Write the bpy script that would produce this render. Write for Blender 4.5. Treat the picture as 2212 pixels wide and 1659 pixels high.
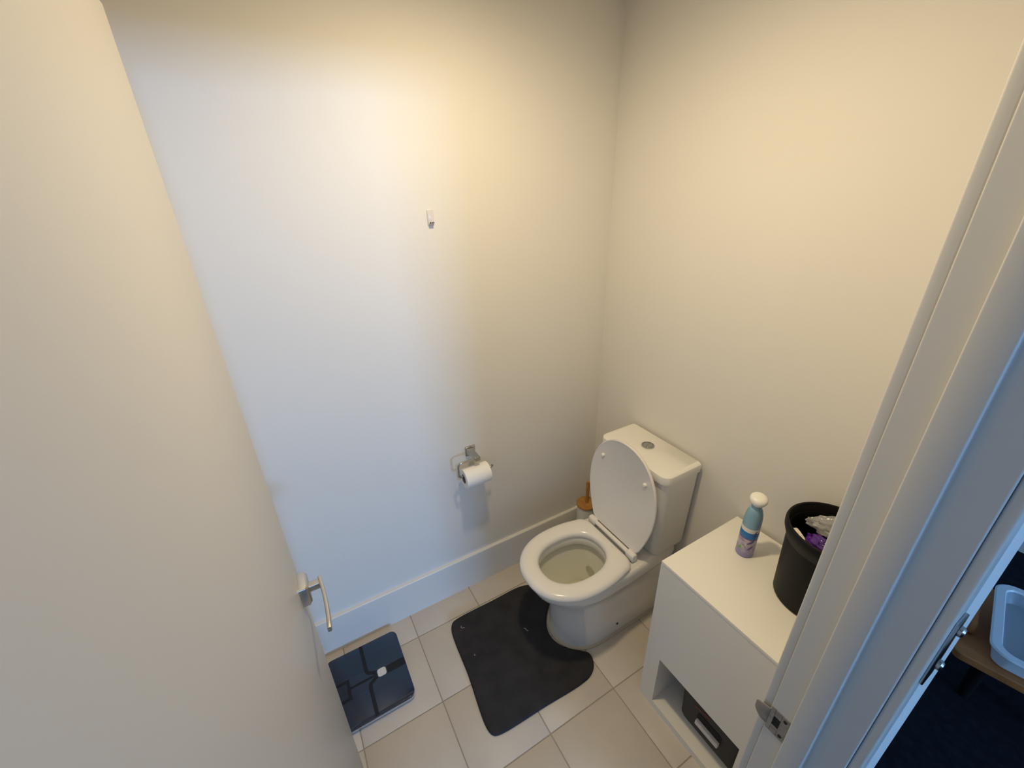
import bpy, bmesh, math, random
from mathutils import Vector, Matrix, geometry, noise

for o in list(bpy.data.objects):
    bpy.data.objects.remove(o)
scene = bpy.context.scene
COL = scene.collection
PI = math.pi

# ------------------------------------------------------------------ camera
CAM = Vector((1.413, -1.281, 1.796))
RIGHT = Vector((0.497, 0.867, -0.026)).normalized()
FWD = Vector((-0.792, 0.441, -0.423)).normalized()
UP = RIGHT.cross(FWD).normalized()
RIGHT = FWD.cross(UP).normalized()
cam_data = bpy.data.cameras.new('camera')
cam_data.sensor_fit = 'HORIZONTAL'
cam_data.sensor_width = 36.0
cam_data.lens = 36.0 * 900.0 / 2212.0
cam_data.clip_start = 0.01
cam = bpy.data.objects.new('camera', cam_data)
cam.matrix_world = Matrix(((RIGHT.x, UP.x, -FWD.x, CAM.x), (RIGHT.y, UP.y, -FWD.y, CAM.y),
                           (RIGHT.z, UP.z, -FWD.z, CAM.z), (0, 0, 0, 1)))
COL.objects.link(cam)
scene.camera = cam

# ------------------------------------------------------------------ world and light
world = bpy.data.worlds.new('world')
scene.world = world
world.use_nodes = True
bg = world.node_tree.nodes['Background']
bg.inputs['Color'].default_value = (0.62, 0.76, 1.0, 1)
bg.inputs['Strength'].default_value = 0.05


def area_light(name, loc, target, sx, sy, energy, color, shape='RECTANGLE'):
    d = bpy.data.lights.new(name, 'AREA')
    d.shape = shape
    d.size = sx
    d.size_y = sy
    d.energy = energy
    d.color = color
    o = bpy.data.objects.new(name, d)
    o.location = loc
    o.rotation_euler = (Vector(target) - Vector(loc)).to_track_quat('-Z', 'Y').to_euler()
    COL.objects.link(o)
    return o


# the warm ceiling downlight of the toilet room
spot = bpy.data.lights.new('downlight', 'SPOT')
spot.energy = 69.0
spot.color = (1.0, 0.80, 0.49)
spot.spot_size = math.radians(180)
spot.spot_blend = 0.88
spot.shadow_soft_size = 0.05
so_ = bpy.data.objects.new('downlight', spot)
so_.location = (0.66, -0.78, 2.43)
COL.objects.link(so_)
# daylight through the far window of the living space behind the camera
area_light('window_daylight', (8.88, 0.05, 1.72), (0, 0.05, 1.72), 1.7, 0.80, 420.0, (0.27, 0.54, 1.0))
# weak warm fill added in the hall, unseen, to lift the hall-side door lining
fill = bpy.data.lights.new('hall_fill_light', 'POINT')
fill.energy = 3.0
fill.color = (1.0, 0.86, 0.66)
fill.shadow_soft_size = 0.08
lo_ = bpy.data.objects.new('hall_fill_light', fill)
lo_.location = (2.3, -2.1, 2.38)
COL.objects.link(lo_)

scene.view_settings.view_transform = 'Standard'
scene.view_settings.look = 'None'
scene.view_settings.exposure = -0.53
scene.view_settings.gamma = 1.0
scene.view_settings.use_curve_mapping = False


# ------------------------------------------------------------------ materials
def mat(name, color, rough=0.5, metal=0.0, spec=0.5, bump=None, var=None, trans=0.0, coat=0.0, alpha=1.0, ior=None):
    m = bpy.data.materials.new(name)
    m.use_nodes = True
    nt = m.node_tree
    b = nt.nodes['Principled BSDF']
    b.inputs['Base Color'].default_value = (*color, 1)
    b.inputs['Roughness'].default_value = rough
    b.inputs['Metallic'].default_value = metal
    b.inputs['Specular IOR Level'].default_value = spec
    b.inputs['Transmission Weight'].default_value = trans
    b.inputs['Coat Weight'].default_value = coat
    b.inputs['Alpha'].default_value = alpha
    if ior:
        b.inputs['IOR'].default_value = ior
    tc = nt.nodes.new('ShaderNodeTexCoord')
    if var:
        scale, amt = var
        n = nt.nodes.new('ShaderNodeTexNoise')
        n.inputs['Scale'].default_value = scale
        n.inputs['Detail'].default_value = 4
        nt.links.new(tc.outputs['Object'], n.inputs['Vector'])
        r = nt.nodes.new('ShaderNodeValToRGB')
        r.color_ramp.elements[0].position = 0.3
        r.color_ramp.elements[1].position = 0.7
        r.color_ramp.elements[0].color = (*[c * (1 - amt) for c in color], 1)
        r.color_ramp.elements[1].color = (*[min(1, c * (1 + amt)) for c in color], 1)
        nt.links.new(n.outputs['Fac'], r.inputs['Fac'])
        nt.links.new(r.outputs['Color'], b.inputs['Base Color'])
    if bump:
        scale, strength = bump
        n2 = nt.nodes.new('ShaderNodeTexNoise')
        n2.inputs['Scale'].default_value = scale
        n2.inputs['Detail'].default_value = 3
        nt.links.new(tc.outputs['Object'], n2.inputs['Vector'])
        bp = nt.nodes.new('ShaderNodeBump')
        bp.inputs['Strength'].default_value = strength
        bp.inputs['Distance'].default_value = 0.002
        nt.links.new(n2.outputs['Fac'], bp.inputs['Height'])
        nt.links.new(bp.outputs['Normal'], b.inputs['Normal'])
    return m


M = {}
M['wall'] = mat('wall_paint', (0.77, 0.75, 0.715), 0.62, spec=0.3, bump=(180, 0.05), var=(1.5, 0.012))
M['ceiling'] = mat('ceiling_paint', (0.84, 0.82, 0.78), 0.8, spec=0.2, bump=(160, 0.04))
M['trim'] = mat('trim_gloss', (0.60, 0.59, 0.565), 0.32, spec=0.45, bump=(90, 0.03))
M['skirting'] = mat('skirting_gloss', (0.72, 0.71, 0.69), 0.3, spec=0.45, bump=(90, 0.03))
M['door'] = mat('door_paint', (0.54, 0.525, 0.505), 0.42, spec=0.4, bump=(120, 0.04), var=(2, 0.012))
M['tile'] = mat('floor_tile_ceramic', (0.60, 0.545, 0.48), 0.42, spec=0.4, var=(9, 0.03), bump=(60, 0.05))
M['grout'] = mat('grout', (0.40, 0.36, 0.31), 0.9, spec=0.1, bump=(300, 0.3))
M['carpet'] = mat('hall_carpet', (0.012, 0.013, 0.018), 0.95, spec=0.1, bump=(400, 0.6), var=(30, 0.3))
M['ceramic'] = mat('white_vitreous_china', (0.80, 0.79, 0.76), 0.10, spec=0.5, coat=0.3)
M['seat'] = mat('seat_plastic', (0.82, 0.805, 0.79), 0.20, spec=0.5)
M['bowl'] = mat('bowl_glaze', (0.70, 0.70, 0.62), 0.12, spec=0.5, coat=0.2)
M['stain'] = mat('bowl_limescale', (0.44, 0.43, 0.33), 0.35, var=(25, 0.2))
M['water'] = mat('bowl_water', (0.62, 0.62, 0.50), 0.03, spec=0.6)
M['sealant'] = mat('sealant', (0.50, 0.45, 0.36), 0.5)
M['chrome'] = mat('chrome', (0.46, 0.46, 0.45), 0.18, metal=1.0)
M['satin'] = mat('satin_nickel', (0.62, 0.60, 0.56), 0.34, metal=1.0, bump=(300, 0.03))
M['steel'] = mat('worn_steel', (0.38, 0.36, 0.34), 0.38, metal=1.0, var=(60, 0.25))
M['darkhole'] = mat('dark_recess', (0.012, 0.012, 0.012), 0.8)
M['rug'] = mat('charcoal_foam', (0.036, 0.035, 0.038), 0.95, spec=0.15, bump=(500, 0.5), var=(14, 0.18))
M['lint'] = mat('pale_lint', (0.55, 0.54, 0.52), 0.9)
M['glass'] = mat('scale_glass', (0.005, 0.018, 0.048), 0.06, spec=0.6, coat=0.4)
M['electrode'] = mat('scale_electrode', (0.004, 0.004, 0.006), 0.30, spec=0.4)
M['silver'] = mat('scale_silver', (0.62, 0.66, 0.74), 0.24, metal=0.9)
M['display'] = mat('scale_display', (0.68, 0.68, 0.68), 0.3)
M['cabinet'] = mat('white_melamine', (0.85, 0.835, 0.79), 0.38, spec=0.4, bump=(140, 0.02))
M['paper'] = mat('toilet_paper', (0.88, 0.87, 0.84), 0.95, spec=0.1, bump=(220, 0.35))
M['core'] = mat('cardboard_core', (0.32, 0.27, 0.22), 0.9)
M['bin'] = mat('black_bin_plastic', (0.0045, 0.004, 0.004), 0.5, spec=0.25, bump=(250, 0.08))
M['purple'] = mat('purple_film', (0.07, 0.012, 0.22), 0.16, spec=0.6, var=(40, 0.5), bump=(60, 0.4))
M['lilac'] = mat('lilac_film', (0.34, 0.22, 0.44), 0.2, spec=0.6, var=(40, 0.25))
M['film'] = mat('clear_film', (0.80, 0.82, 0.84), 0.14, spec=0.7, alpha=0.34, bump=(80, 0.5))
M['tissue'] = mat('white_tissue', (0.84, 0.79, 0.74), 0.95, spec=0.1, bump=(90, 0.3))
M['aqua'] = mat('bottle_shoulder_blue', (0.24, 0.42, 0.56), 0.30, spec=0.5)
M['cap'] = mat('bottle_cap_white', (0.86, 0.85, 0.82), 0.35)
M['band'] = mat('bottle_band_blue', (0.012, 0.17, 0.50), 0.32)
M['whiteband'] = mat('bottle_band_white', (0.72, 0.70, 0.68), 0.35)
M['leafgreen'] = mat('label_green', (0.16, 0.42, 0.12), 0.35)
M['violet'] = mat('label_violet', (0.16, 0.10, 0.30), 0.35, var=(60, 0.3))
M['bamboo'] = mat('bamboo', (0.42, 0.20, 0.055), 0.5, var=(30, 0.2))
M['plastic'] = mat('white_plastic', (0.78, 0.78, 0.76), 0.35)
M['clearplastic'] = mat('frosted_hook_plastic', (0.66, 0.62, 0.61), 0.25, spec=0.5)
M['leather'] = mat('brown_board', (0.42, 0.15, 0.04), 0.55, var=(12, 0.2), bump=(60, 0.2))
M['tub'] = mat('white_tub_plastic', (0.70, 0.78, 0.86), 0.25, spec=0.5)
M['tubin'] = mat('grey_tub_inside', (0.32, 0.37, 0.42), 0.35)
M['red'] = mat('red_packet', (0.22, 0.012, 0.02), 0.45)
M['label'] = mat('white_card', (0.80, 0.77, 0.74), 0.6)


def label_material():
    m = bpy.data.materials.new('lavender_label')
    m.use_nodes = True
    nt = m.node_tree
    b = nt.nodes['Principled BSDF']
    b.inputs['Roughness'].default_value = 0.33
    tc = nt.nodes.new('ShaderNodeTexCoord')
    n = nt.nodes.new('ShaderNodeTexNoise')
    n.inputs['Scale'].default_value = 38
    n.inputs['Detail'].default_value = 5
    n.inputs['Distortion'].default_value = 1.2
    nt.links.new(tc.outputs['Object'], n.inputs['Vector'])
    r = nt.nodes.new('ShaderNodeValToRGB')
    r.color_ramp.elements[0].position = 0.36
    r.color_ramp.elements[0].color = (0.24, 0.19, 0.32, 1)
    r.color_ramp.elements[1].position = 0.62
    r.color_ramp.elements[1].color = (0.66, 0.61, 0.66, 1)
    e = r.color_ramp.elements.new(0.5)
    e.color = (0.46, 0.41, 0.54, 1)
    nt.links.new(n.outputs['Fac'], r.inputs['Fac'])
    sx = nt.nodes.new('ShaderNodeSeparateXYZ')
    nt.links.new(tc.outputs['Object'], sx.inputs['Vector'])
    mr = nt.nodes.new('ShaderNodeMapRange')
    mr.inputs['From Min'].default_value = 0.012
    mr.inputs['From Max'].default_value = 0.05
    nt.links.new(sx.outputs['Z'], mr.inputs['Value'])
    mx = nt.nodes.new('ShaderNodeMix')
    mx.data_type = 'RGBA'
    mx.inputs['A'].default_value = (0.30, 0.26, 0.50, 1)
    nt.links.new(mr.outputs['Result'], mx.inputs['Factor'])
    nt.links.new(r.outputs['Color'], mx.inputs['B'])
    nt.links.new(mx.outputs['Result'], b.inputs['Base Color'])
    return m


M['lavender'] = label_material()


def ribbed_material():
    m = bpy.data.materials.new('ribbed_charcoal_fabric')
    m.use_nodes = True
    nt = m.node_tree
    b = nt.nodes['Principled BSDF']
    b.inputs['Roughness'].default_value = 0.85
    b.inputs['Specular IOR Level'].default_value = 0.2
    tc = nt.nodes.new('ShaderNodeTexCoord')
    w = nt.nodes.new('ShaderNodeTexWave')
    w.wave_type = 'BANDS'
    w.bands_direction = 'Z'
    w.inputs['Scale'].default_value = 70
    w.inputs['Distortion'].default_value = 0.4
    nt.links.new(tc.outputs['Object'], w.inputs['Vector'])
    r = nt.nodes.new('ShaderNodeValToRGB')
    r.color_ramp.elements[0].color = (0.045, 0.043, 0.041, 1)
    r.color_ramp.elements[1].color = (0.13, 0.125, 0.118, 1)
    nt.links.new(w.outputs['Fac'], r.inputs['Fac'])
    nt.links.new(r.outputs['Color'], b.inputs['Base Color'])
    bp = nt.nodes.new('ShaderNodeBump')
    bp.inputs['Strength'].default_value = 0.5
    bp.inputs['Distance'].default_value = 0.002
    nt.links.new(w.outputs['Fac'], bp.inputs['Height'])
    nt.links.new(bp.outputs['Normal'], b.inputs['Normal'])
    return m


M['ribbed'] = ribbed_material()


# ------------------------------------------------------------------ mesh helpers (all in world coordinates)
def wloc(o):
    p = Vector((0, 0, 0))
    while o is not None:
        p += Vector(o.location)
        o = o.parent
    return p


def part(name, bm, material, parent=None, smooth=True, angle=35, label=None, origin=None):
    """Link bm (world coordinates) as ONE mesh object, under parent if there is one."""
    bmesh.ops.recalc_face_normals(bm, faces=bm.faces[:])
    base = Vector(origin) if (origin is not None and parent is None) else wloc(parent) if parent is not None else Vector((0, 0, 0))
    bmesh.ops.translate(bm, verts=bm.verts[:], vec=-base)
    me = bpy.data.meshes.new(name)
    bm.to_mesh(me)
    bm.free()
    me.materials.append(M[material])
    if smooth:
        for p in me.polygons:
            p.use_smooth = True
        me.set_sharp_from_angle(angle=math.radians(angle))
    o = bpy.data.objects.new(name, me)
    COL.objects.link(o)
    if parent is not None:
        o.parent = parent
    else:
        o.location = base
    if label:
        o['label'] = label
    return o


def thing(name, loc, label, cat, group=None):
    o = bpy.data.objects.new(name, None)
    o.empty_display_size = 0.05
    o.location = loc
    COL.objects.link(o)
    o['label'] = label
    o['category'] = cat
    if group:
        o['group'] = group
    return o


def tag(o, label, cat, group=None):
    o['label'] = label
    o['category'] = cat
    if group:
        o['group'] = group
    return o


def structure(o, label, cat):
    o['kind'] = 'structure'
    o['label'] = label
    o['category'] = cat
    return o


def box(x0, x1, y0, y1, z0, z1, bev=0.0, seg=2, bm=None):
    nb = bmesh.new()
    vs = [nb.verts.new((x, y, z)) for z in (z0, z1) for x, y in ((x0, y0), (x1, y0), (x1, y1), (x0, y1))]
    for f in ((3, 2, 1, 0), (4, 5, 6, 7), (0, 1, 5, 4), (1, 2, 6, 5), (2, 3, 7, 6), (3, 0, 4, 7)):
        nb.faces.new([vs[i] for i in f])
    if bev > 0:
        bmesh.ops.bevel(nb, geom=nb.edges[:], offset=bev, segments=seg, affect='EDGES', profile=0.5)
    if bm is None:
        return nb
    join(bm, nb)
    return bm


def join(bm, other):
    me = bpy.data.meshes.new('tmp')
    other.to_mesh(me)
    other.free()
    bm.from_mesh(me)
    bpy.data.meshes.remove(me)
    return bm


def loft(loops, cap0=True, cap1=True, closed=True, wrap=False, bm=None):
    if bm is None:
        bm = bmesh.new()
    rings = [[bm.verts.new(p) for p in lp] for lp in loops]
    n = len(rings[0])
    pairs = list(zip(rings[:-1], rings[1:]))
    if wrap:
        pairs.append((rings[-1], rings[0]))
    for a, b in pairs:
        for i in range(n if closed else n - 1):
            j = (i + 1) % n
            bm.faces.new((a[i], a[j], b[j], b[i]))
    if not wrap:
        if cap0:
            bm.faces.new(rings[0][::-1])
        if cap1:
            bm.faces.new(rings[-1])
    return bm


def prism(poly, z0, z1, bev=0.0, seg=2):
    bm = loft([[(x, y, z0) for x, y in poly], [(x, y, z1) for x, y in poly]])
    if bev > 0:
        es = [e for e in bm.edges if abs(e.verts[0].co.z - e.verts[1].co.z) < 1e-6]
        bmesh.ops.bevel(bm, geom=es, offset=bev, segments=seg, affect='EDGES', profile=0.5)
    return bm


def extrude_profile_z(poly, z0, z1, bev=0.0):
    bm = loft([[(x, y, z0) for x, y in poly], [(x, y, z1) for x, y in poly]])
    if bev > 0:
        es = [e for e in bm.edges if abs(e.verts[0].co.z - e.verts[1].co.z) > 1e-3]
        bmesh.ops.bevel(bm, geom=es, offset=bev, segments=3, affect='EDGES', profile=0.5)
    return bm


def rrect(x0, x1, y0, y1, r, n=8):
    pts = []
    for cx, cy, a0 in ((x1 - r, y1 - r, 0), (x0 + r, y1 - r, PI / 2), (x0 + r, y0 + r, PI), (x1 - r, y0 + r, 1.5 * PI)):
        for i in range(n + 1):
            a = a0 + i * PI / 2 / n
            pts.append((cx + r * math.cos(a), cy + r * math.sin(a)))
    return pts


def resample(pts, n):
    """closed 2-D polyline -> n points at equal arc length, from pts[0]."""
    P = [Vector(p) for p in pts] + [Vector(pts[0])]
    acc = [0]
    for a, b in zip(P[:-1], P[1:]):
        acc.append(acc[-1] + (b - a).length)
    out = []
    k = 0
    for i in range(n):
        s = acc[-1] * i / n
        while acc[k + 1] < s:
            k += 1
        t = (s - acc[k]) / max(1e-9, acc[k + 1] - acc[k])
        out.append(tuple(P[k].lerp(P[k + 1], t)))
    return out


def dshape(cx, yb, yf, hw, ym, rb=0.04, hwb=None, n=72, p=2.2):
    """D outline: back edge at yb (hwb half width), widest at ym, round front at yf. Starts at back centre, goes +x."""
    if hwb is None:
        hwb = hw
    half = [(0.0, yb), (hwb - rb, yb)]
    for i in range(1, 9):
        a = PI / 2 - i * PI / 2 / 8
        half.append((hwb - rb + rb * math.cos(a), yb - rb + rb * math.sin(a)))
    for i in range(1, 12):
        t = i / 12
        s = 1 - (1 - t) ** 2
        half.append((hwb + (hw - hwb) * s, yb - rb + (ym - yb + rb) * t))
    for i in range(0, 33):
        a = i * PI / 2 / 32
        half.append((hw * math.cos(a) ** (2 / p), ym + (yf - ym) * math.sin(a) ** (2 / p)))
    pts = half + [(-x, y) for x, y in half[-2:0:-1]]
    return [(cx + x, y) for x, y in resample(pts, n)]


def ellipse(cx, cy, hx, hy, n=72, p=2.0):
    pts = []
    for i in range(n * 2):
        a = PI / 2 - i * PI / n
        c, s = math.cos(a), math.sin(a)
        pts.append((cx + hx * math.copysign(abs(c) ** (2 / p), c), cy + hy * math.copysign(abs(s) ** (2 / p), s)))
    return resample(pts, n)


def at_z(pts, z):
    return [(x, y, z) for x, y in pts]


def tube(path, r, n=12, bm=None, cap=True):
    P = [Vector(p) for p in path]
    loops = []
    up = None
    for i, p in enumerate(P):
        t = (P[min(i + 1, len(P) - 1)] - P[max(i - 1, 0)]).normalized()
        if up is None:
            up = Vector((0, 0, 1)) if abs(t.z) < 0.9 else Vector((1, 0, 0))
        u = (up - t * up.dot(t)).normalized()
        up = u
        v = t.cross(u)
        rr = r[i] if isinstance(r, (list, tuple)) else r
        loops.append([tuple(p + (u * math.cos(2 * PI * k / n) + v * math.sin(2 * PI * k / n)) * rr) for k in range(n)])
    return loft(loops, cap, cap, bm=bm)


def lathe(cx, cy, prof, n=48, cap0=True, cap1=True):
    return loft([[(cx + r * math.cos(2 * PI * k / n), cy + r * math.sin(2 * PI * k / n), z) for k in range(n)] for r, z in prof], cap0, cap1)


def arc_pts(c, r, a0, a1, n, plane='yz', const=0.0):
    out = []
    for i in range(n + 1):
        a = a0 + (a1 - a0) * i / n
        u, v = c[0] + r * math.cos(a), c[1] + r * math.sin(a)
        out.append({'yz': (const, u, v), 'xy': (u, v, const), 'xz': (u, const, v)}[plane])
    return out


# ================================================================== ROOM
XD = 1.248          # room face of the doorway wall
XH = 1.367          # hall face of the doorway wall
YR = -0.645         # face of the latch-side jamb
YL = -1.442         # face of the hinge-side jamb
YC = -1.56          # wall behind the open door
H = 2.45
DH = 2.05           # height of the opening

structure(part('wall_left', box(-0.10, 0.0, YC - 0.1, 0.0, 0, H), 'wall', smooth=False),
          'off white painted wall with the paper holder and small hook', 'wall')
structure(part('wall_back', box(-0.10, XH, 0.0, 0.10, 0, H), 'wall', smooth=False),
          'off white painted wall behind the toilet and cabinet', 'wall')
structure(part('wall_near', box(0.0, XD, YC - 0.1, YC, 0, H), 'wall', smooth=False),
          'painted wall hidden behind the open door', 'wall')
bm = box(XD, XH, YR + 0.02, 0.0, 0, H)
box(XD, XH, YL - 0.02, YR + 0.02, DH + 0.02, H, bm=bm)
box(XD, XH, -2.6, YL - 0.02, 0, H, bm=bm)
structure(part('wall_right', bm, 'wall', smooth=False), 'painted wall that holds the doorway beside the cabinet', 'wall')
structure(part('ceiling', box(-0.10, XH, YC - 0.1, 0.10, H, H + 0.05), 'ceiling', smooth=False), 'white ceiling over the toilet room', 'ceiling')

floor = part('floor', box(-0.02, XH, YC - 0.02, 0.0, -0.05, -0.0022), 'grout', smooth=False)
structure(floor, 'beige ceramic tile floor with darker grout lines', 'floor')
xs = [-0.012, 0.136, 0.436, 0.736, 1.036, 1.336]
ys = [-1.56, -1.385, -1.085, -0.785, -0.485, -0.185, -0.002]
g = 0.0019
for i in range(5):
    for j in range(6):
        x0, x1, y0, y1 = xs[i] + g, min(xs[i + 1], XH - 0.01) - g, ys[j] + g, ys[j + 1] - g
        part('tile', box(x0, x1, y0, y1, -0.012, 0.0, 0.0012, 2), 'tile', floor)


def baseboard_profile(d=0.016, h=0.197):
    pts = [(0, 0), (d, 0), (d, h - 0.005)]
    for i in range(1, 6):
        a = i * PI / 2 / 5
        pts.append((d - 0.005 + 0.005 * math.cos(a), h - 0.005 + 0.005 * math.sin(a)))
    pts.append((0, h))
    return pts


pr = baseboard_profile()
structure(part('baseboard_left', loft([[(d, y, z) for d, z in pr] for y in (YC, -0.0005)]), 'skirting', angle=25),
          'tall white skirting board along the wall with the paper holder', 'baseboard')
structure(part('baseboard_back', loft([[(x, -d, z) for d, z in pr] for x in (0.0165, XD)]), 'skirting', angle=25),
          'tall white skirting board behind the toilet', 'baseboard')
structure(part('baseboard_near', loft([[(x, YC + d, z) for d, z in pr] for x in (0.0165, XD)]), 'skirting', angle=25),
          'white skirting board hidden behind the open door', 'baseboard')
structure(part('baseboard_right', loft([[(XD - d, y, z) for d, z in pr] for y in (-0.575, -0.0165)]), 'skirting', angle=25),
          'white skirting board beside the cabinet next to the doorway', 'baseboard')

# door lining: latch side, hinge side, head
prof = [(XD, YR), (1.286, YR), (1.286, YR - 0.012), (1.322, YR - 0.012), (1.322, YR), (XH, YR), (XH, YR + 0.02), (XD, YR + 0.02)]
structure(part('trim_1', extrude_profile_z(prof, 0, DH + 0.02, 0.0022), 'trim', angle=50),
          'white door lining with a raised stop and metal strike plate', 'door frame')
prof = [(XD, YL), (XH, YL), (XH, YL - 0.02), (XD, YL - 0.02)]
structure(part('trim_2', extrude_profile_z(prof, 0, DH + 0.02, 0.002), 'trim', angle=50),
          'white door lining on the hinge side of the open door', 'door frame')
structure(part('trim_3', box(XD, XH, YL, YR, DH, DH + 0.02, 0.002), 'trim', angle=50),
          'white door lining across the top of the doorway', 'door frame')
# architraves
structure(part('trim_4', box(1.232, XD, YR + 0.006, YR + 0.07, 0, DH + 0.075, 0.003, 3), 'trim', angle=50),
          'white architrave on the room side of the doorway', 'door frame')
structure(part('trim_5', box(XH, 1.382, YR + 0.006, YR + 0.072, 0, DH + 0.075, 0.004, 4), 'trim', angle=50),
          'white architrave on the hall side, bright blue along its edge', 'door frame')
structure(part('trim_6', box(1.232, XD, YL - 0.07, YR + 0.0055, DH + 0.006, DH + 0.07, 0.003, 3), 'trim', angle=50),
          'white architrave above the doorway on the room side', 'door frame')
structure(part('trim_7', box(XH, 1.382, YL - 0.07, YR + 0.0055, DH + 0.006, DH + 0.07, 0.003, 3), 'trim', angle=50),
          'white architrave above the doorway on the hall side', 'door frame')

# strike plate on the latch-side lining
sp = thing('strike_plate', (1.262, YR, 0.865), 'dark worn metal strike plate with curved lip on the door lining', 'strike plate')
bm = bmesh.new()
y0, y1 = YR - 0.0016, YR
hole = (1.258, 1.270, 0.853, 0.879)
box(1.2495, hole[0], y0, y1, 0.832, 0.898, 0.0004, 1, bm=bm)
box(hole[1], 1.284, y0, y1, 0.832, 0.898, 0.0004, 1, bm=bm)
box(hole[0], hole[1], y0, y1, 0.832, hole[2], 0.0004, 1, bm=bm)
box(hole[0], hole[1], y0, y1, hole[3], 0.898, 0.0004, 1, bm=bm)
part('plate', bm, 'steel', sp, smooth=False)
lip = []
for i in range(9):
    t = i / 8
    x = 1.2500 - 0.026 * t
    y = YR - 0.0016 + 0.0 * t - 0.010 * math.sin(t * PI / 2) * 0.35 + 0.006 * t * t
    hh = 0.0225 * math.sqrt(max(0.06, 1 - (t * 0.93) ** 2))
    lip.append((x, y, hh))
bm = loft([[(x, y - 0.0009, 0.866 - hh), (x, y - 0.0009, 0.866 + hh), (x, y + 0.0009, 0.866 + hh), (x, y + 0.0009, 0.866 - hh)] for x, y, hh in lip])
part('lip', bm, 'steel', sp)
part('latch_hole', box(hole[0], hole[1], YR - 0.0006, YR - 0.0001, hole[2], hole[3]), 'darkhole', sp, smooth=False)
for zz in (0.842, 0.888):
    bm = bmesh.new()
    bmesh.ops.create_cone(bm, cap_ends=True, segments=14, radius1=0.0036, radius2=0.0030, depth=0.0012,
                          matrix=Matrix.Translation((1.2765, YR - 0.0020, zz)) @ Matrix.Rotation(PI / 2, 4, 'X'))
    part('screw', bm, 'darkhole', sp)

# ================================================================== DOOR
XE, DF, DT = 0.487, -1.397, 0.035
door = thing('door_1', (1.276, DF - DT / 2, 0), 'open off white flush door with a satin metal lever handle', 'door')
door['kind'] = 'structure'
part('door_panel', box(XE, 1.276, DF - DT, DF, 0.010, 2.045, 0.0025, 3), 'door', door)


def door_handle(side):
    """side +1: on the face towards the camera, -1: on the face towards the wall."""
    yf = DF if side > 0 else DF - DT
    zc, xc = 0.934, 0.542
    h = 0.029

    def Y(d):
        return yf + side * d
    loops = []
    for d, s, k in ((0.0, 1.0, 0.004), (0.015, 1.0, 0.004), (0.021, 0.86, 0.006), (0.022, 0.80, 0.006)):
        loops.append([(x, Y(d), z) for x, z in rrect(xc - h * s, xc + h * s, zc - h * s, zc + h * s, k, 4)])
    rose = part('handle_rose', loft(loops), 'satin', door)
    # neck
    loops = []
    for d in (0.021, 0.028, 0.050):
        hw = 0.009
        loops.append([(x, Y(d), z) for x, z in rrect(xc - hw, xc + hw, zc - hw, zc + hw, 0.002, 3)])
    part('neck', loft(loops), 'satin', rose)
    # lever blade: gentle bow, runs back towards the hinge
    loops = []
    for i in range(15):
        t = i / 14
        x = xc - 0.011 + 0.150 * t
        d = 0.047 + 0.007 * math.sin(t * PI * 0.55) - 0.006 * t * t
        z = zc + 0.001 - 0.004 * t
        hh = 0.0115 * (1 - 0.15 * t) if i < 14 else 0.007
        th = 0.0042
        loops.append([(x, Y(d + u), zz) for u, zz in rrect(-th, th, z - hh, z + hh, 0.0022, 3)])
    part('lever', loft(loops), 'satin', rose)


door_handle(1)
door_handle(-1)
bm = box(XE - 0.0012, XE + 0.001, DF - 0.029, DF - 0.006, 0.86, 1.03, 0.0005, 1)
part('latch_plate', bm, 'satin', door)
for zz in (0.25, 1.02, 1.80):
    hb = tube([(1.2815, DF - 0.006, zz - 0.045), (1.2815, DF - 0.006, zz + 0.045)], 0.0055, 14)
    part('hinge', hb, 'satin', door)

# ================================================================== TOILET
CX = 0.435
toilet = thing('toilet', (CX, -0.30, 0), 'white close coupled toilet with its lid raised against the cistern', 'toilet')
N = 72
YB = -0.025
sec = [(0.000, -0.553, 0.129, -0.40), (0.012, -0.556, 0.131, -0.40), (0.10, -0.556, 0.131, -0.40), (0.20, -0.560, 0.133, -0.40), (0.255, -0.572, 0.140, -0.40),
       (0.290, -0.590, 0.150, -0.40), (0.315, -0.612, 0.160, -0.40), (0.330, -0.630, 0.166, -0.41), (0.338, -0.652, 0.172, -0.42),
       (0.346, -0.664, 0.175, -0.42), (0.366, -0.672, 0.177, -0.42), (0.388, -0.674, 0.177, -0.42), (0.398, -0.670, 0.174, -0.42), (0.402, -0.660, 0.168, -0.42)]


def rear_half(z, hw):
    if z < 0.36:
        return min(hw, 0.130 + 0.06 * z)
    return {0.366: 0.150, 0.388: 0.143, 0.398: 0.132, 0.402: 0.118}[z]


loops = [at_z(dshape(CX, YB, yf, hw - 0.004 * (z > 0.3), ym, 0.02, hwb=rear_half(z, hw), n=N), z) for z, yf, hw, ym in sec]
HC = (CX, -0.476)
inner = [(0.402, 0.124, 0.158), (0.398, 0.117, 0.151), (0.386, 0.1135, 0.1475), (0.362, 0.113, 0.147), (0.358, 0.116, 0.150)]
loops += [at_z(ellipse(HC[0], HC[1], hx, hy, N, 2.2), z) for z, hx, hy in inner]
pan = part('pan', loft(loops, True, False), 'ceramic', toilet, angle=50)
bl = [(0.358, 0.116, 0.150, 0), (0.357, 0.124, 0.158, 0), (0.352, 0.130, 0.163, 0), (0.340, 0.130, 0.163, 0), (0.318, 0.122, 0.155, 0), (0.29, 0.110, 0.142, 0.002), (0.25, 0.092, 0.118, 0.010),
      (0.22, 0.074, 0.090, 0.024), (0.195, 0.055, 0.064, 0.04), (0.17, 0.040, 0.046, 0.05), (0.14, 0.030, 0.034, 0.055)]
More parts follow.
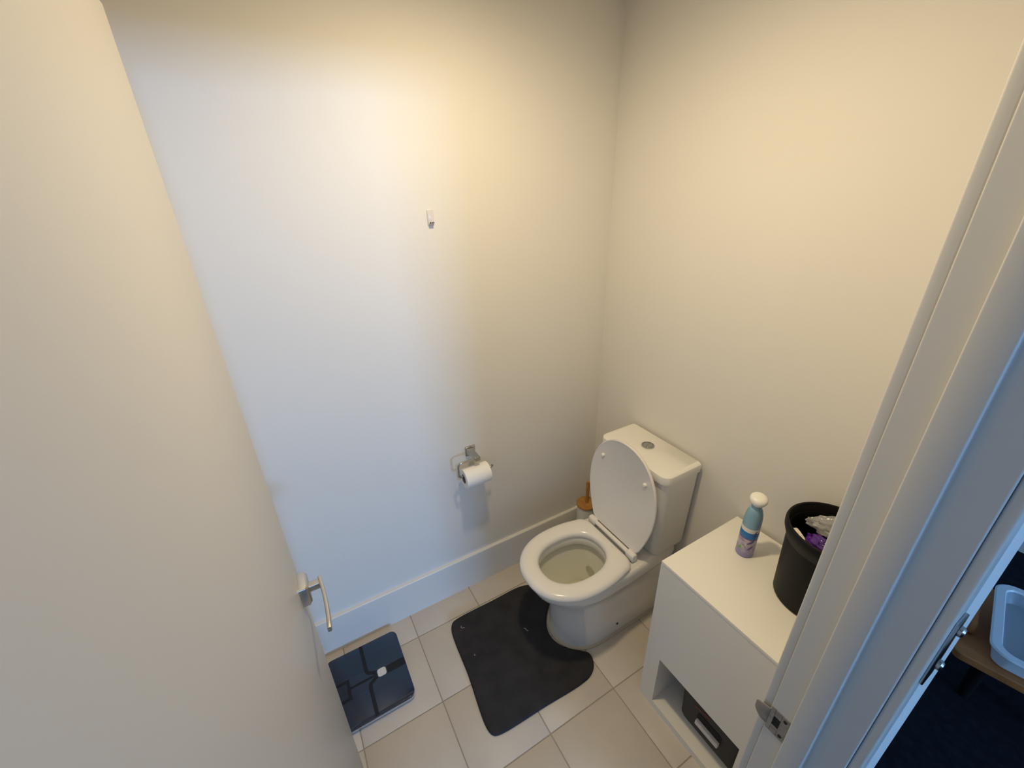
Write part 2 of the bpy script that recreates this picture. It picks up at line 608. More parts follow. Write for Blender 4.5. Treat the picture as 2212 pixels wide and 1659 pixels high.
part('bowl', loft([at_z(ellipse(HC[0], HC[1] + s, hx, hy, N, 2.1), z) for z, hx, hy, s in bl], False, True), 'bowl', toilet, angle=60)
wl = [(0.1955, 0.0545, 0.0635, 0.04)]
bm = loft([at_z(ellipse(HC[0], HC[1] + 0.04, 0.054, 0.063, 48), 0.1935), at_z(ellipse(HC[0], HC[1] + 0.04, 0.0545, 0.0635, 48), 0.1950)])
part('water', bm, 'water', toilet)
bm = bmesh.new()
ring = []
for i in range(18):
    t = 2 * PI * i / 18
    a, zz = 1.75 + 0.30 * math.cos(t), 0.245 + 0.020 * math.sin(t + 0.6)
    ring.append((a, zz))
vs = []
for (a, zz) in ring:
    f = (zz - 0.22) / 0.03
    hx, hy, sh = 0.074 + (0.092 - 0.074) * f, 0.090 + (0.118 - 0.090) * f, 0.024 + (0.010 - 0.024) * f
    vs.append(bm.verts.new((HC[0] + (hx - 0.0025) * math.cos(a), HC[1] + sh + (hy - 0.0025) * math.sin(a), zz)))
bm.faces.new(vs)
bmesh.ops.triangulate(bm, faces=bm.faces[:])
part('limescale_mark', bm, 'stain', toilet)
# sealant bead round the foot
so, si = dshape(CX, YB, -0.569, 0.140, -0.40, 0.02, n=N), dshape(CX, YB, -0.551, 0.127, -0.40, 0.02, n=N)
part('sealant_bead', loft([at_z(so, 0.0005), at_z(so, 0.004), at_z(si, 0.012), at_z(si, 0.0005)], wrap=True), 'sealant', toilet)
# fixing caps on both sides
for s in (1, -1):
    bm = bmesh.new()
    bmesh.ops.create_cone(bm, cap_ends=True, segments=16, radius1=0.0062, radius2=0.0048, depth=0.004,
                          matrix=Matrix.Translation((CX + s * 0.1315, -0.315, 0.055)) @ Matrix.Rotation(s * PI / 2, 4, 'Y'))
    part('fixing_screw', bm, 'darkhole', toilet)
# cistern
cist = [(0.402, -0.176, 0.158), (0.42, -0.182, 0.163), (0.60, -0.190, 0.170), (0.784, -0.196, 0.176)]


def cist_loop(yf, hw, z, r=0.03):
    pts = []
    for x, y in rrect(CX - hw, CX + hw, yf, -0.014, r, 8):
        pts.append((x, y, z))
    return pts


def cist_out(yf, hw, r):
    # rounded at the front, tight at the back
    pts = []
    yb = -0.014
    for cx, cy, a0, rr in ((CX + hw, yb, 0, 0.006), (CX - hw, yb, PI / 2, 0.006), (CX - hw, yf, PI, r), (CX + hw, yf, 1.5 * PI, r)):
        sx = -1 if cx > CX else 1
        sy = -1 if cy == yb else 1
        for i in range(9):
            a = a0 + i * PI / 16
            pts.append((cx + sx * rr + rr * math.cos(a), cy + sy * rr + rr * math.sin(a)))
    return pts


tank = part('cistern', loft([at_z(cist_out(yf, hw, 0.03), z) for z, yf, hw in cist]), 'ceramic', toilet)
cl = [(0.7855, -0.203, 0.181), (0.788, -0.206, 0.184), (0.812, -0.207, 0.185), (0.820, -0.205, 0.183), (0.8245, -0.199, 0.177), (0.826, -0.190, 0.168)]
tlid = part('cistern_lid', loft([at_z(cist_out(yf, hw, 0.034), z) for z, yf, hw in cl]), 'ceramic', tank)
bx, by = CX - 0.012, -0.098
part('flush_button', lathe(bx, by, [(0.026, 0.8255), (0.026, 0.8295), (0.0245, 0.8305), (0.021, 0.8305), (0.0205, 0.8285)]), 'chrome', tlid)
for s in (1, -1):
    pts = []
    for i in range(17):
        a = -PI / 2 + i * PI / 16
        pts.append((0.0015 + 0.0185 * math.cos(a), 0.0187 * math.sin(a)))
    ang = 0.25
    poly = [(bx + (s * x) * math.cos(ang) - (s * y) * math.sin(ang), by + (s * x) * math.sin(ang) + (s * y) * math.cos(ang)) for x, y in pts]
    part('button_half', prism(poly, 0.828, 0.8312 if s > 0 else 0.8300, 0.0006, 1), 'chrome', tlid)
# seat ring
oh = lambda k, f, b: dshape(CX, -0.284 - k, -0.697 + k + f, 0.184 - k, -0.47, 0.05, hwb=0.166 - k, n=N, p=2.25)
ih = lambda k: ellipse(HC[0], HC[1], 0.108 + k, 0.143 + k, N, 2.3)
ring = [at_z(oh(0.006, 0, 0), 0.404), at_z(oh(0.0, 0, 0), 0.412), at_z(oh(0.001, 0, 0), 0.420), at_z(oh(0.006, 0, 0), 0.427), at_z(oh(0.014, 0, 0), 0.4315),
        at_z(oh(0.026, 0, 0), 0.4335), at_z(ih(0.030), 0.4335), at_z(ih(0.016), 0.431), at_z(ih(0.006), 0.426), at_z(ih(0.0), 0.417), at_z(ih(0.002), 0.406), at_z(ih(0.012), 0.404)]
seat = part('seat', loft(ring, wrap=True), 'seat', toilet, angle=60)
# hinge rod and knuckles
part('hinge_rod', tube([(CX - 0.100, -0.2685, 0.430), (CX + 0.100, -0.2685, 0.430)], 0.0095, 16), 'seat', toilet)
for s in (-1, 1):
    xk = CX + s * 0.118
    loops = []
    for dx in (-0.021, -0.017, 0.017, 0.021):
        k = 1.0 if abs(dx) < 0.02 else 0.82
        loops.append([(xk + dx, -0.2665 + y * k, 0.424 + z * k) for y, z in rrect(-0.0145, 0.0145, -0.0195, 0.0195, 0.012, 5)])
    part('hinge_knuckle', loft(loops), 'seat', toilet)
# raised lid: outline in its own plane, leaning on the cistern
tilt = math.atan2(0.020, 0.44)
LO = Vector((CX, -0.2525, 0.432))
LV = Vector((0, math.sin(tilt), math.cos(tilt)))
LN = Vector((0, -math.cos(tilt), math.sin(tilt)))


def lid_outline(k):
    half = [(0.0, 0.0 + k), (0.120 - k, 0.0 + k), (0.136 - k, 0.012 + k)]
    for i in range(1, 10):
        t = i / 10
        half.append((0.138 + (0.186 - 0.138) * math.sin(t * PI / 2) - k, 0.015 + 0.20 * t))
    for i in range(0, 33):
        a = i * PI / 64
        half.append(((0.186 - k) * math.cos(a) ** (2 / 2.15), 0.215 + (0.238 - k) * math.sin(a) ** (2 / 2.15)))
    pts = half + [(-x, y) for x, y in half[-2:0:-1]]
    return resample(pts, N)


def lid_loop(k, d):
    return [tuple(LO + Vector((u, 0, 0)) + LV * v + LN * d) for u, v in lid_outline(k)]


part('lid', loft([lid_loop(0.010, -0.014), lid_loop(0.003, -0.010), lid_loop(0.0, -0.004), lid_loop(0.0, 0.0015), lid_loop(0.0035, 0.003), lid_loop(0.007, 0.001)]), 'seat', toilet, angle=40)
for s in (-1, 1):
    c = LO + Vector((s * 0.117, 0, 0)) + LV * 0.340
    q = LN.to_track_quat('Z', 'Y').to_matrix().to_4x4()
    bm = loft([[(r * math.cos(2 * PI * k / 16), r * math.sin(2 * PI * k / 16), z) for k in range(16)] for r, z in ((0.0078, -0.001), (0.0078, 0.007), (0.0062, 0.010), (0.003, 0.011))])
    bmesh.ops.transform(bm, matrix=Matrix.Translation(c) @ q, verts=bm.verts[:])
    part('bumper', bm, 'cap', toilet)

# ================================================================== CONTOUR MAT
mat_pts = []
left, right, front = 0.163, 0.640, -0.965


def rarc(cx, cy, r, a0, a1, n):
    return [(cx + r * math.cos(a0 + (a1 - a0) * i / n), cy + r * math.sin(a0 + (a1 - a0) * i / n)) for i in range(n + 1)]


D2 = PI / 180
ctrl = [(.149, -.900), (.156, -.928), (.184, -.946), (.40, -.961), (.612, -.978), (.638, -.966), (.647, -.940), (.655, -.75), (.662, -.585), (.656, -.535), (.632, -.497),
        (.598, -.481), (.577, -.484), (.557, -.505), (.522, -.543), (.485, -.569), (.440, -.580), (.396, -.571), (.354, -.545), (.314, -.505), (.293, -.484), (.262, -.474), (.215, -.482), (.173, -.515),
        (.152, -.56), (.149, -.72)]
for i in range(len(ctrl)):
    p0, p1, p2, p3 = [Vector(ctrl[(i + k) % len(ctrl)]) for k in (-1, 0, 1, 2)]
    t0 = 0.0
    t1 = t0 + (p1 - p0).length ** 0.5
    t2 = t1 + (p2 - p1).length ** 0.5
    t3 = t2 + (p3 - p2).length ** 0.5
    for j in range(8):
        t = t1 + (t2 - t1) * j / 8
        a1 = p0 * ((t1 - t) / (t1 - t0)) + p1 * ((t - t0) / (t1 - t0))
        a2 = p1 * ((t2 - t) / (t2 - t1)) + p2 * ((t - t1) / (t2 - t1))
        a3 = p2 * ((t3 - t) / (t3 - t2)) + p3 * ((t - t2) / (t3 - t2))
        b1 = a1 * ((t2 - t) / (t2 - t0)) + a2 * ((t - t0) / (t2 - t0))
        b2 = a2 * ((t3 - t) / (t3 - t1)) + a3 * ((t - t1) / (t3 - t1))
        mat_pts.append(tuple(b1 * ((t2 - t) / (t2 - t1)) + b2 * ((t - t1) / (t2 - t1))))


def offset(poly, d):
    n = len(poly)
    out = []
    area = sum(poly[i][0] * poly[(i + 1) % n][1] - poly[(i + 1) % n][0] * poly[i][1] for i in range(n))
    sg = 1 if area > 0 else -1
    for i in range(n):
        a, b, c = Vector(poly[i - 1]), Vector(poly[i]), Vector(poly[(i + 1) % n])
        t = (c - a).normalized()
        nrm = Vector((-t.y, t.x)) * sg
        out.append(tuple(b + nrm * d))
    return out


mp = resample(mat_pts, 170)
bm = loft([at_z(offset(mp, 0.003), 0.0006), at_z(mp, 0.004), at_z(offset(mp, 0.001), 0.009), at_z(offset(mp, 0.005), 0.0125), at_z(offset(mp, 0.010), 0.0135)])
for f in [f for f in bm.faces if len(f.verts) > 4]:
    vs_ = list(f.verts)
    bm.faces.remove(f)
    for tri in geometry.tessellate_polygon([[v.co for v in vs_]]):
        bm.faces.new([vs_[i] for i in tri])
rug = part('bath_mat', bm, 'rug', None, origin=(0.40, -0.75, 0), angle=60)
tag(rug, 'charcoal contour bath mat curved around the foot of the toilet', 'bath mat')
random.seed(4)
for (lx, ly, lab, pth) in ((0.206, -0.905, 'pale curled thread near the corner of the charcoal mat', [(-0.010, 0.004), (-0.004, -0.001), (0.002, 0.002), (0.004, 0.010), (0.007, 0.012)]),
                           (0.345, -0.905, 'tiny pale fluff in the front half of the charcoal mat', [(-0.003, 0.002), (0.0, -0.002), (0.003, 0.002)]),
                           (0.36, -0.66, 'thin pale hair on the charcoal mat close to the toilet', [(-0.010, -0.004), (-0.003, 0.001), (0.004, 0.001), (0.010, 0.005)])):
    pp = [(lx + a, ly + b, 0.0146) for a, b in pth]
    tag(part('lint_thread', tube(pp, 0.0009, 6), 'lint', None, origin=(lx, ly, 0.0136)), lab, 'lint', 'pale lint on the charcoal mat')

# ================================================================== BATHROOM SCALE
sx0, sx1, sy0, sy1 = 0.066, 0.374, -1.462, -1.166
scale = thing('bathroom_scale', ((sx0 + sx1) / 2, (sy0 + sy1) / 2, 0), 'dark blue glass bathroom scale on the tiles behind the door', 'scale')
o1, o2 = rrect(sx0, sx1, sy0, sy1, 0.028, 8), rrect(sx0 + 0.006, sx1 - 0.006, sy0 + 0.006, sy1 - 0.006, 0.024, 8)
part('body', loft([at_z(o2, 0.008), at_z(o1, 0.014), at_z(o1, 0.0215), at_z(o2, 0.022)]), 'silver', scale)
i1 = rrect(sx0 + 0.0015, sx1 - 0.0015, sy0 + 0.0015, sy1 - 0.0015, 0.027, 8)
part('glass_top', loft([at_z(i1, 0.022), at_z(i1, 0.0275), at_z(offset(i1, 0.0015), 0.0285)]), 'glass', scale)
for fx in (sx0 + 0.04, sx1 - 0.04):
    for fy in (sy0 + 0.04, sy1 - 0.04):
        part('foot', lathe(fx, fy, [(0.014, 0.0), (0.016, 0.003), (0.016, 0.009)], 20), 'bin', scale)


def strip(name, pts, w, mt='electrode', z=0.0286):
    """flat mitred strip on the glass"""
    P = [Vector(p) for p in pts]
    L, Rr = [], []
    for i, p in enumerate(P):
        a = (p - P[i - 1]).normalized() if i > 0 else (P[1] - p).normalized()
        b = (P[i + 1] - p).normalized() if i < len(P) - 1 else a
        t = (a + b).normalized()
        nn = Vector((-t.y, t.x))
        k = w / 2 / max(0.5, nn.dot(Vector((-a.y, a.x))))
        L.append(p + nn * k)
        Rr.append(p - nn * k)
    return part(name, loft([[(*a, z), (*b, z), (*b, z + 0.0003), (*a, z + 0.0003)] for a, b in zip(L, Rr)]), mt, scale, smooth=False)


strip('electrode_strip', [(0.222, -1.168), (0.222, -1.243)], 0.032)
strip('electrode_strip', [(0.2215, -1.281), (0.2215, -1.388)], 0.009)
strip('electrode_strip', [(0.069, -1.318), (0.185, -1.318), (0.197, -1.314), (0.2115, -1.284)], 0.014)
strip('electrode_strip', [(0.371, -1.316), (0.258, -1.316), (0.244, -1.312), (0.230, -1.284)], 0.014)
strip('electrode_strip', [(0.189, -1.440), (0.189, -1.392), (0.260, -1.392), (0.260, -1.440)], 0.012)
part('display', prism(rrect(0.2045, 0.2375, -1.280, -1.246, 0.009, 5), 0.0284, 0.0296, 0.0004, 1), 'display', scale)

# ================================================================== WHITE CABINET
X0, X1, Y0, Y1, ZT = 0.792, 1.214, -0.402, -0.014, 0.700
nx0, nx1, nz0, nz1 = 0.852, 1.155, 0.031, 0.274
cab = thing('cabinet', ((X0 + X1) / 2, (Y0 + Y1) / 2, 0), 'white cabinet with an open bottom niche beside the toilet', 'cabinet')
part('top_panel', box(X0, X1, Y0, Y1, 0.684, ZT, 0.0012, 2), 'cabinet', cab)
part('side_panel', box(X0, X0 + 0.016, Y0 + 0.016, Y1, 0.0, 0.684), 'cabinet', cab, smooth=False)
part('side_panel', box(X1 - 0.016, X1, Y0 + 0.016, Y1, 0.0, 0.684), 'cabinet', cab, smooth=False)
part('back_panel', box(X0 + 0.016, X1 - 0.016, Y1 - 0.01, Y1, 0.0, 0.684), 'cabinet', cab, smooth=False)
# front frame: one plate around the niche opening
bm = bmesh.new()
outer = [(X0, 0.0), (X1, 0.0), (X1, 0.684), (X0, 0.684)]
inn = [(nx0, nz0), (nx1, nz0), (nx1, nz1), (nx0, nz1)]
rings = []
for y in (Y0, Y0 + 0.016):
    rings.append(([bm.verts.new((x, y, z)) for x, z in outer], [bm.verts.new((x, y, z)) for x, z in inn]))
for i in range(4):
    j = (i + 1) % 4
    for (o_, n_) in rings:
        bm.faces.new((o_[i], o_[j], n_[j], n_[i]))
    bm.faces.new((rings[0][0][i], rings[0][0][j], rings[1][0][j], rings[1][0][i]))
    bm.faces.new((rings[0][1][i], rings[0][1][j], rings[1][1][j], rings[1][1][i]))
part('front_panel', bm, 'cabinet', cab, smooth=False)
yn = Y0 + 0.016
part('niche_wall', box(nx0 - 0.012, nx0, yn, Y1 - 0.01, nz0, nz1), 'cabinet', cab, smooth=False)
part('niche_wall', box(nx1, nx1 + 0.012, yn, Y1 - 0.01, nz0, nz1), 'cabinet', cab, smooth=False)
part('niche_floor', box(nx0, nx1, yn, Y1 - 0.01, nz0 - 0.016, nz0), 'cabinet', cab, smooth=False)
part('niche_ceiling', box(nx0, nx1, yn, Y1 - 0.01, nz1, nz1 + 0.016), 'cabinet', cab, smooth=False)

# storage basket inside the niche
bk = thing('storage_basket', (1.035, -0.20, nz0), 'ribbed charcoal storage basket with a white trimmed grip in the niche', 'basket')


def basket_loop(gx, z, r=0.022):
    return at_z(rrect(0.930 - gx, 1.146 + gx * 0.3, -0.348 - gx, -0.05, r, 6), z)


hx0, hx1, hz0, hz1 = 0.998, 1.088, 0.104, 0.152
bm = loft([basket_loop(-0.012, nz0), basket_loop(-0.004, nz0 + 0.006), basket_loop(0.0, nz0 + 0.018), basket_loop(0.004, 0.15), basket_loop(0.007, 0.236),
           basket_loop(0.004, 0.240), basket_loop(0.001, 0.236), basket_loop(-0.006, 0.05)], True, True)
part('basket_body', bm, 'ribbed', bk, angle=50)
gy = -0.3535
poly = rrect(hx0, hx1, hz0, hz1, 0.010, 5)
part('grip_hole', loft([[(x, gy + 0.0025, z) for x, z in poly], [(x, gy - 0.0006, z) for x, z in poly]]), 'darkhole', bk)
part('grip_lip', box(hx0 + 0.002, hx1 - 0.002, gy - 0.012, gy + 0.001, hz0 - 0.004, hz0 + 0.0165, 0.0012, 2), 'label', bk, label='white grip trim on the dark basket')
bm = loft([[(0.984 + t * 0.055, gy - 0.0012 - 0.0006 * u, 0.168 + 0.012 * t + w) for u, w in ((-1, -0.003), (1, -0.003), (1, 0.003), (-1, 0.003))] for t in (0, 0.5, 1.0)])
part('red_tag', bm, 'red', bk, smooth=False, label='thin dark red tag')

# ================================================================== TOILET PAPER AND HOLDER
hy, hz = -0.712, 0.782
hold = thing('toilet_paper_holder', (0.0, hy, hz), 'chrome wall mounted paper holder with a square plate and open bar', 'paper holder')
loops = []
for x, s in ((0.0005, 1.0), (0.006, 1.0), (0.009, 0.90)):
    loops.append([(x, hy + a * s, hz + b * s) for a, b in rrect(-0.0225, 0.0225, -0.0225, 0.0225, 0.002, 3)])
part('wall_plate', loft(loops), 'chrome', hold)
loops = []
for x, w, dz in ((0.008, 0.019, 0.0), (0.018, 0.014, 0.0), (0.035, 0.012, 0.0), (0.066, 0.012, 0.0), (0.078, 0.0125, 0.0), (0.080, 0.011, 0)):
    loops.append([(x, hy + a, hz + b + dz) for a, b in rrect(-w, w, -w * 0.8, w * 0.8, 0.002, 3)])
part('arm', loft(loops), 'chrome', hold)
xb = 0.070
yl, zl = -0.797, 0.714
path = [(xb, hy - 0.008, hz), (xb, yl + 0.016, hz)]
path += arc_pts((yl + 0.016, hz - 0.016), 0.016, PI / 2, PI, 7, 'yz', xb)
path += [(xb, yl, zl + 0.012)]
path += arc_pts((yl + 0.012, zl + 0.012), 0.012, PI, 1.5 * PI, 7, 'yz', xb)
path += [(xb, -0.652, zl)]
path += arc_pts((-0.652, zl + 0.010), 0.010, -PI / 2, -0.2, 5, 'yz', xb)
part('bar', tube(path, 0.0048, 12), 'chrome', hold)
RC = (xb, zl - 0.0135)


def ring_y(r, y, n=48):
    return [(RC[0] + r * math.cos(2 * PI * k / n), y, RC[1] + r * math.sin(2 * PI * k / n)) for k in range(n)]


roll = thing('toilet_roll', (RC[0], -0.715, RC[1] - 0.043), 'white toilet paper roll hanging on the chrome holder', 'toilet roll')
ya, yb_ = -0.778, -0.664
part('paper', loft([ring_y(0.0205, ya), ring_y(0.041, ya), ring_y(0.043, ya + 0.002), ring_y(0.043, yb_ - 0.002), ring_y(0.041, yb_), ring_y(0.0205, yb_)], wrap=True), 'paper', roll)
part('core_tube', loft([ring_y(0.0192, ya + 0.0005), ring_y(0.0204, ya + 0.0005), ring_y(0.0204, yb_ - 0.0005), ring_y(0.0192, yb_ - 0.0005)], wrap=True), 'core', roll)

# ================================================================== WALL HOOK
hk = thing('wall_hook', (0.0, -0.784, 1.718), 'tiny clear plastic adhesive hook high on the off white wall', 'hook')
part('backing_plate', loft([[(x, -0.784 + a * s, 1.722 + b * s) for a, b in rrect(-0.0105, 0.0105, -0.027, 0.022, 0.004, 4)] for x, s in ((0.0004, 1.0), (0.0030, 1.0), (0.0042, 0.9))]), 'clearplastic', hk)
bm = loft([[(x, -0.784 + a, z + b) for a, b in rrect(-w, w, -0.002, 0.002, 0.0015, 3)] for x, z, w in
           ((0.003, 1.706, 0.008), (0.006, 1.702, 0.008), (0.009, 1.700, 0.008), (0.012, 1.701, 0.008), (0.014, 1.705, 0.0075))])
part('hook_lip', bm, 'clearplastic', hk)
for dy in (-0.0055, 0.0, 0.0055):
    part('slot', box(0.0137, 0.0152, -0.784 + dy - 0.0016, -0.784 + dy + 0.0016, 1.7015, 1.7065, 0.0004, 1), 'darkhole', hk)

# ================================================================== TOILET BRUSH
tb = thing('toilet_brush', (0.098, -0.122, 0), 'toilet brush with a bamboo lid and handle in the corner behind the toilet', 'toilet brush')
bx_, by_ = 0.098, -0.122
part('holder', lathe(bx_, by_, [(0.044, 0.0005), (0.047, 0.004), (0.047, 0.284), (0.044, 0.287)]), 'plastic', tb)
part('lid_disc', lathe(bx_, by_, [(0.050, 0.2872), (0.052, 0.289), (0.052, 0.297), (0.050, 0.2995), (0.014, 0.2998)]), 'bamboo', tb, label='bamboo lid disc')
part('handle', lathe(bx_, by_ + 0.002, [(0.0085, 0.299), (0.0085, 0.36), (0.0095, 0.40), (0.0095, 0.425), (0.0075, 0.432)], 24), 'bamboo', tb, label='bamboo handle')

# ================================================================== AIR FRESHENER
fx, fy, fz = 0.905, -0.147, ZT
af = thing('air_freshener', (fx, fy, fz), 'blue and lavender air freshener bottle with a white cap on the cabinet', 'air freshener')
r0 = 0.0262
part('can', lathe(fx, fy, [(r0 - 0.003, fz + 0.0003), (r0, fz + 0.003), (r0, fz + 0.078)], cap1=True), 'lavender', af, label='lavender printed label')
part('violet_edge', lathe(fx, fy, [(r0 + 0.0001, fz + 0.0745), (r0 + 0.0002, fz + 0.082)], cap0=False, cap1=False), 'violet', af)
part('blue_band', lathe(fx, fy, [(r0, fz + 0.078), (r0 + 0.0004, fz + 0.0795), (r0 + 0.0004, fz + 0.101), (r0, fz + 0.1025)], cap0=False, cap1=False), 'band', af, label='bright blue band')
part('white_band', lathe(fx, fy, [(r0, fz + 0.1025), (r0, fz + 0.117), (r0 - 0.0003, fz + 0.1175)], cap0=False), 'whiteband', af)
dome = [(r0 - 0.0003, fz + 0.1175)]
for i in range(1, 13):
    a = i / 12 * 1.40
    dome.append((0.0125 + (r0 - 0.0128) * math.cos(a), fz + 0.132 + 0.055 * math.sin(a) / math.sin(1.40)))
dome += [(0.0150, fz + 0.192), (0.0158, fz + 0.205)]
part('shoulder', lathe(fx, fy, dome), 'aqua', af, label='blue domed shoulder')
capp = [(0.010, -0.012), (0.0165, -0.010), (0.0205, -0.003), (0.0225, 0.004), (0.0218, 0.010), (0.0185, 0.0145), (0.012, 0.0172), (0.005, 0.018)]
bm = lathe(0, 0, [(r * 1.12, z * 1.05) for r, z in capp], 40)
tilt_dir = Vector((CAM.x - fx, CAM.y - fy, 0)).normalized()
ax = Vector((0, 0, 1)).cross(Vector((0.45, -0.55, 0)).normalized())
bmesh.ops.transform(bm, matrix=Matrix.Translation((fx, fy, fz + 0.214)) @ Matrix.Rotation(math.radians(16), 4, ax), verts=bm.verts[:])
part('cap', bm, 'cap', af, label='white dome cap')


def on_can(az, z, r=r0 + 0.0004):
    return (fx + r * math.cos(az), fy + r * math.sin(az), fz + z)


aim = math.atan2(CAM.y - fy, CAM.x - fx)
bm = bmesh.new()
ring = [bm.verts.new(on_can(aim - 0.60 + 0.19 * math.cos(t), 0.036 + 0.0080 * math.sin(t + 0.5))) for t in [2 * PI * i / 16 for i in range(16)]]
bm.faces.new(ring)
part('leaf_print', bm, 'leafgreen', af, smooth=False)
for (az0, z0, az1, z1, w) in ((0.05, 0.058, 0.75, 0.071, 0.005), (0.25, 0.036, 0.8, 0.050, 0.004), (0.45, 0.092, 0.85, 0.112, 0.006)):
    bm = bmesh.new()
    pv = None
    for i in range(9):
        t = i / 8
        az, zz, ww = aim + az0 + (az1 - az0) * t, z0 + (z1 - z0) * t, w * math.sin(PI * (0.12 + 0.76 * t))
        cur = (bm.verts.new(on_can(az, zz - ww, r0 + 0.0006)), bm.verts.new(on_can(az, zz + ww, r0 + 0.0006)))
        if pv:
            bm.faces.new((pv[0], cur[0], cur[1], pv[1]))
        pv = cur
    part('flower_print', bm, 'violet', af, smooth=False)

# ================================================================== BLACK BIN AND ITS CONTENTS
nbx, nby = 1.106, -0.140
binn = thing('waste_bin', (nbx, nby, ZT), 'round black plastic bin full of packaging on the white cabinet', 'bin')
zb, zt = ZT + 0.0004, 0.958
part('bin_wall', lathe(nbx, nby, [(0.090, zb), (0.0945, zb + 0.004), (0.104, 0.915), (0.104, 0.93), (0.101, 0.93), (0.0915, zb + 0.008), (0.02, zb + 0.006)], 64, True, True), 'bin', binn)
part('rim', loft([[(nbx + r * math.cos(2 * PI * k / 64), nby + r * math.sin(2 * PI * k / 64), z) for k in range(64)] for r, z in
                  ((0.1045, 0.905), (0.110, 0.922), (0.1145, 0.936), (0.1150, 0.950), (0.1135, zt - 0.002), (0.1115, zt), (0.108, zt - 0.001), (0.1065, 0.950), (0.1042, 0.930))], wrap=True), 'bin', binn)


def crumple(c, s, seed, amp=0.35, freq=2.2, sub=4, rot=0.0):
    bm = bmesh.new()
    bmesh.ops.create_icosphere(bm, subdivisions=sub, radius=1.0)
    off = Vector((seed * 7.3, seed * 3.1, seed * 5.7))
    for v in bm.verts:
        p = v.co.copy()
        a = noise.noise(p * freq + off)
        b = 1 - abs(noise.noise(p * freq * 2.1 + off * 2)) * 2
        v.co = p * (1 + amp * a + amp * 0.5 * b * 0.6)
    m = Matrix.Translation(c) @ Matrix.Rotation(rot, 4, 'Z') @ Matrix.Diagonal((*s, 1))
    bmesh.ops.transform(bm, matrix=m, verts=bm.verts[:])
    return bm


def scrap(name, c, sc, seed, amp, rot, mt, label, cat, freq=2.4):
    tag(part(name, crumple(c, sc, seed, amp, freq, 4, rot), mt, None, origin=(c[0], c[1], c[2] - sc[2])), label, cat)


scrap('purple_wrapper', (1.098, -0.178, 0.908), (0.040, 0.024, 0.020), 1.3, 0.42, -0.55, 'purple', 'deep purple crumpled wrapper in the black bin', 'wrapper')
scrap('lilac_wrapper', (1.136, -0.132, 0.908), (0.034, 0.022, 0.020), 2.2, 0.40, 0.5, 'lilac', 'pale lilac crumpled wrapper in the black bin', 'wrapper')
scrap('plastic_bag', (1.082, -0.088, 0.922), (0.052, 0.023, 0.025), 3.7, 0.45, 0.55, 'film', 'clear crumpled plastic bag in the black bin', 'plastic bag')
scrap('crumpled_tissue', (1.050, -0.193, 0.905), (0.034, 0.012, 0.018), 5.1, 0.30, -0.75, 'tissue', 'crumpled white tissue against the near side of the black bin', 'tissue')
scrap('packaging_scrap', (nbx, nby, 0.790), (0.070, 0.070, 0.070), 8.1, 0.18, 0.0, 'bin', 'black packaging packed low in the black bin', 'packaging')

# ================================================================== HALL BESIDE THE DOORWAY
structure(part('floor_hall', box(XH, 9.0, -2.6, 1.80, -0.05, -0.002), 'carpet', smooth=False), 'near black carpet in the hall outside the doorway', 'floor')
structure(part('floor_side', box(0.3, XH, 0.10, 1.80, -0.05, -0.002), 'carpet', smooth=False), 'near black carpet around the corner of the hall', 'floor')
structure(part('wall_hall', box(0.2, 9.1, 1.80, 1.90, 0, H), 'wall', smooth=False), 'pale blue lit wall at the end of the hall', 'wall')
structure(part('wall_side', box(0.2, 0.3, 0.10, 1.80, 0, H), 'wall', smooth=False), 'painted wall around the corner of the hall', 'wall')
structure(part('wall_far', box(XD, 9.1, -2.7, -2.6, 0, H), 'wall', smooth=False), 'painted wall on the near side of the hall', 'wall')
structure(part('ceiling_hall', box(0.2, 9.1, -2.7, 2.15, H + 0.05, H + 0.10), 'ceiling', smooth=False), 'white ceiling over the hall', 'ceiling')
bm = box(9.0, 9.1, -2.6, -0.85, 0, H)
box(9.0, 9.1, 0.95, 1.80, 0, H, bm=bm)
box(9.0, 9.1, -0.85, 0.95, 0, 1.27, bm=bm)
box(9.0, 9.1, -0.85, 0.95, 2.17, H, bm=bm)
structure(part('wall_window', bm, 'wall', smooth=False), 'painted wall with the bright window across the living space', 'wall')
win = thing('window_1', (9.05, 0.05, 1.27), 'wide white framed window that lets daylight in', 'window')
win['kind'] = 'structure'
bm = box(9.02, 9.08, -0.85, -0.80, 1.27, 2.17)
box(9.02, 9.08, 0.90, 0.95, 1.27, 2.17, bm=bm)
box(9.02, 9.08, -0.80, 0.90, 1.27, 1.32, bm=bm)
box(9.02, 9.08, -0.80, 0.90, 2.12, 2.17, bm=bm)
part('window_frame', bm, 'trim', win, smooth=False)

# chrome latch keep on the hall-side architrave
lk = thing('latch_keep', (1.382, -0.60, 1.21), 'small shiny metal latch keep on the hall side of the door frame', 'latch')
part('keep_plate', box(1.3821, 1.3865, -0.622, -0.588, 1.150, 1.275, 0.001, 2), 'chrome', lk)
for zz in (1.185, 1.255):
    bm = loft([[(x, -0.604 + r * math.cos(2 * PI * k / 16), zz + r * math.sin(2 * PI * k / 16)) for k in range(16)] for x, r in ((1.386, 0.008), (1.390, 0.008), (1.3925, 0.005))])
    part('knob', bm, 'chrome', lk)

# brown tray and pale tub on the hall floor
TC, TU, TV = Vector((1.42, 0.585)), Vector((0.979, 0.203)), Vector((-0.203, 0.979))


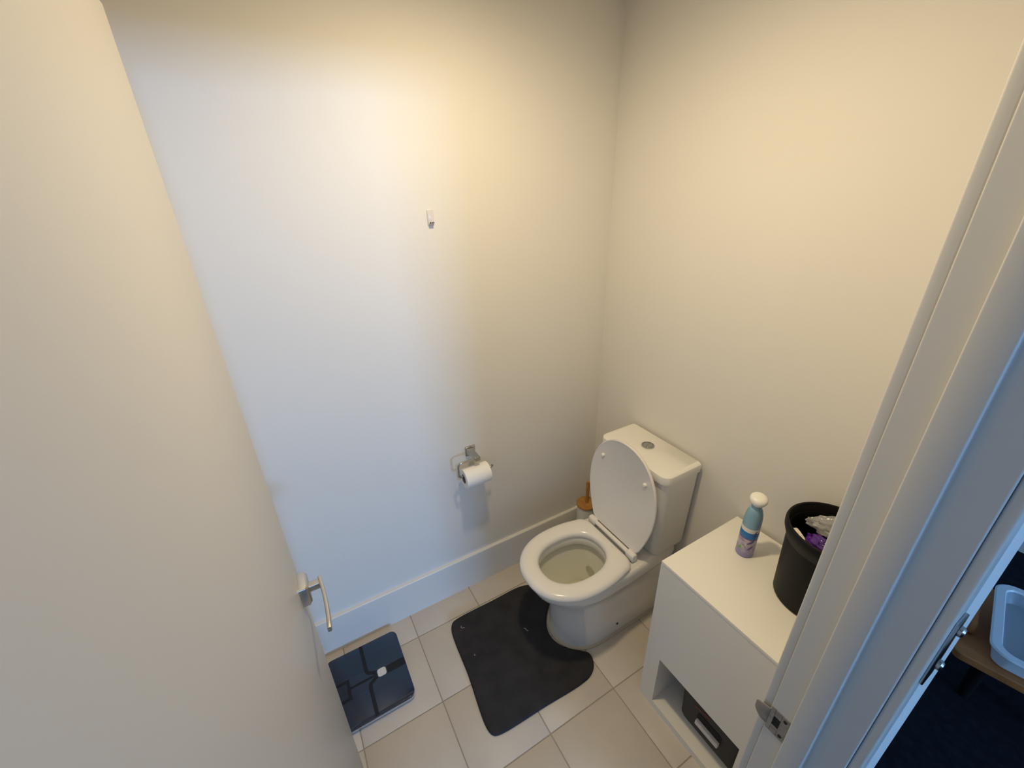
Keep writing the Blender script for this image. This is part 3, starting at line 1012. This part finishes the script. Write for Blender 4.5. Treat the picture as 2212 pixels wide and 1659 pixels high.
def tub_pts(g, z, r, u0=0.0, u1=0.36, v0=0.0, v1=0.43):
    return [(*(TC + TU * a + TV * b), z) for a, b in rrect(u0 - g, u1 + g, v0 - g, v1 + g, r, 6)]


st = thing('wooden_stool', (*(TC + TU * 0.15 + TV * 0.2), 0), 'low brown wooden stool on the dark carpet beyond the door frame', 'stool')
bd = dict(u0=-0.070, u1=0.39, v0=-0.012, v1=0.45)
part('seat_board', loft([tub_pts(-0.004, 0.205, 0.02, **bd), tub_pts(0.0, 0.209, 0.024, **bd), tub_pts(0.0, 0.234, 0.024, **bd), tub_pts(-0.004, 0.238, 0.02, **bd)]), 'leather', st)
for a in (0.02, 0.33):
    for b in (0.06, 0.38):
        p = TC + TU * a + TV * b
        part('leg', lathe(p.x, p.y, [(0.016, -0.001), (0.020, 0.10), (0.022, 0.206)], 16), 'bin', st)
end = []
for d in (-0.050, -0.046, -0.034, -0.030):
    k = 0.004 if d in (-0.050, -0.030) else 0.0
    end.append([(*(TC + TU * d + TV * a), 0.236 + b) for a, b in rrect(0.10 + k, 0.26 - k, 0.0, 0.055 - k, 0.025, 6)])
part('raised_end', loft(end), 'leather', st)
bm = bmesh.new()
pc = TC + TU * -0.040 + TV * 0.22
bmesh.ops.create_uvsphere(bm, u_segments=14, v_segments=8, radius=0.008, matrix=Matrix.Translation((pc.x, pc.y, 0.291)))
part('rivet', bm, 'chrome', st)
tub = thing('plastic_tub', (*(TC + TU * 0.18 + TV * 0.21), 0.2385), 'shallow pale blue white plastic tub with a rounded rim beyond the door frame', 'tub')
part('tub_wall', loft([tub_pts(-0.022, 0.2385, 0.03), tub_pts(-0.018, 0.242, 0.034), tub_pts(-0.008, 0.288, 0.05), tub_pts(0.0, 0.291, 0.06), tub_pts(0.002, 0.299, 0.062), tub_pts(-0.003, 0.304, 0.058),
                       tub_pts(-0.026, 0.304, 0.04), tub_pts(-0.030, 0.298, 0.036)], True, False), 'tub', tub)
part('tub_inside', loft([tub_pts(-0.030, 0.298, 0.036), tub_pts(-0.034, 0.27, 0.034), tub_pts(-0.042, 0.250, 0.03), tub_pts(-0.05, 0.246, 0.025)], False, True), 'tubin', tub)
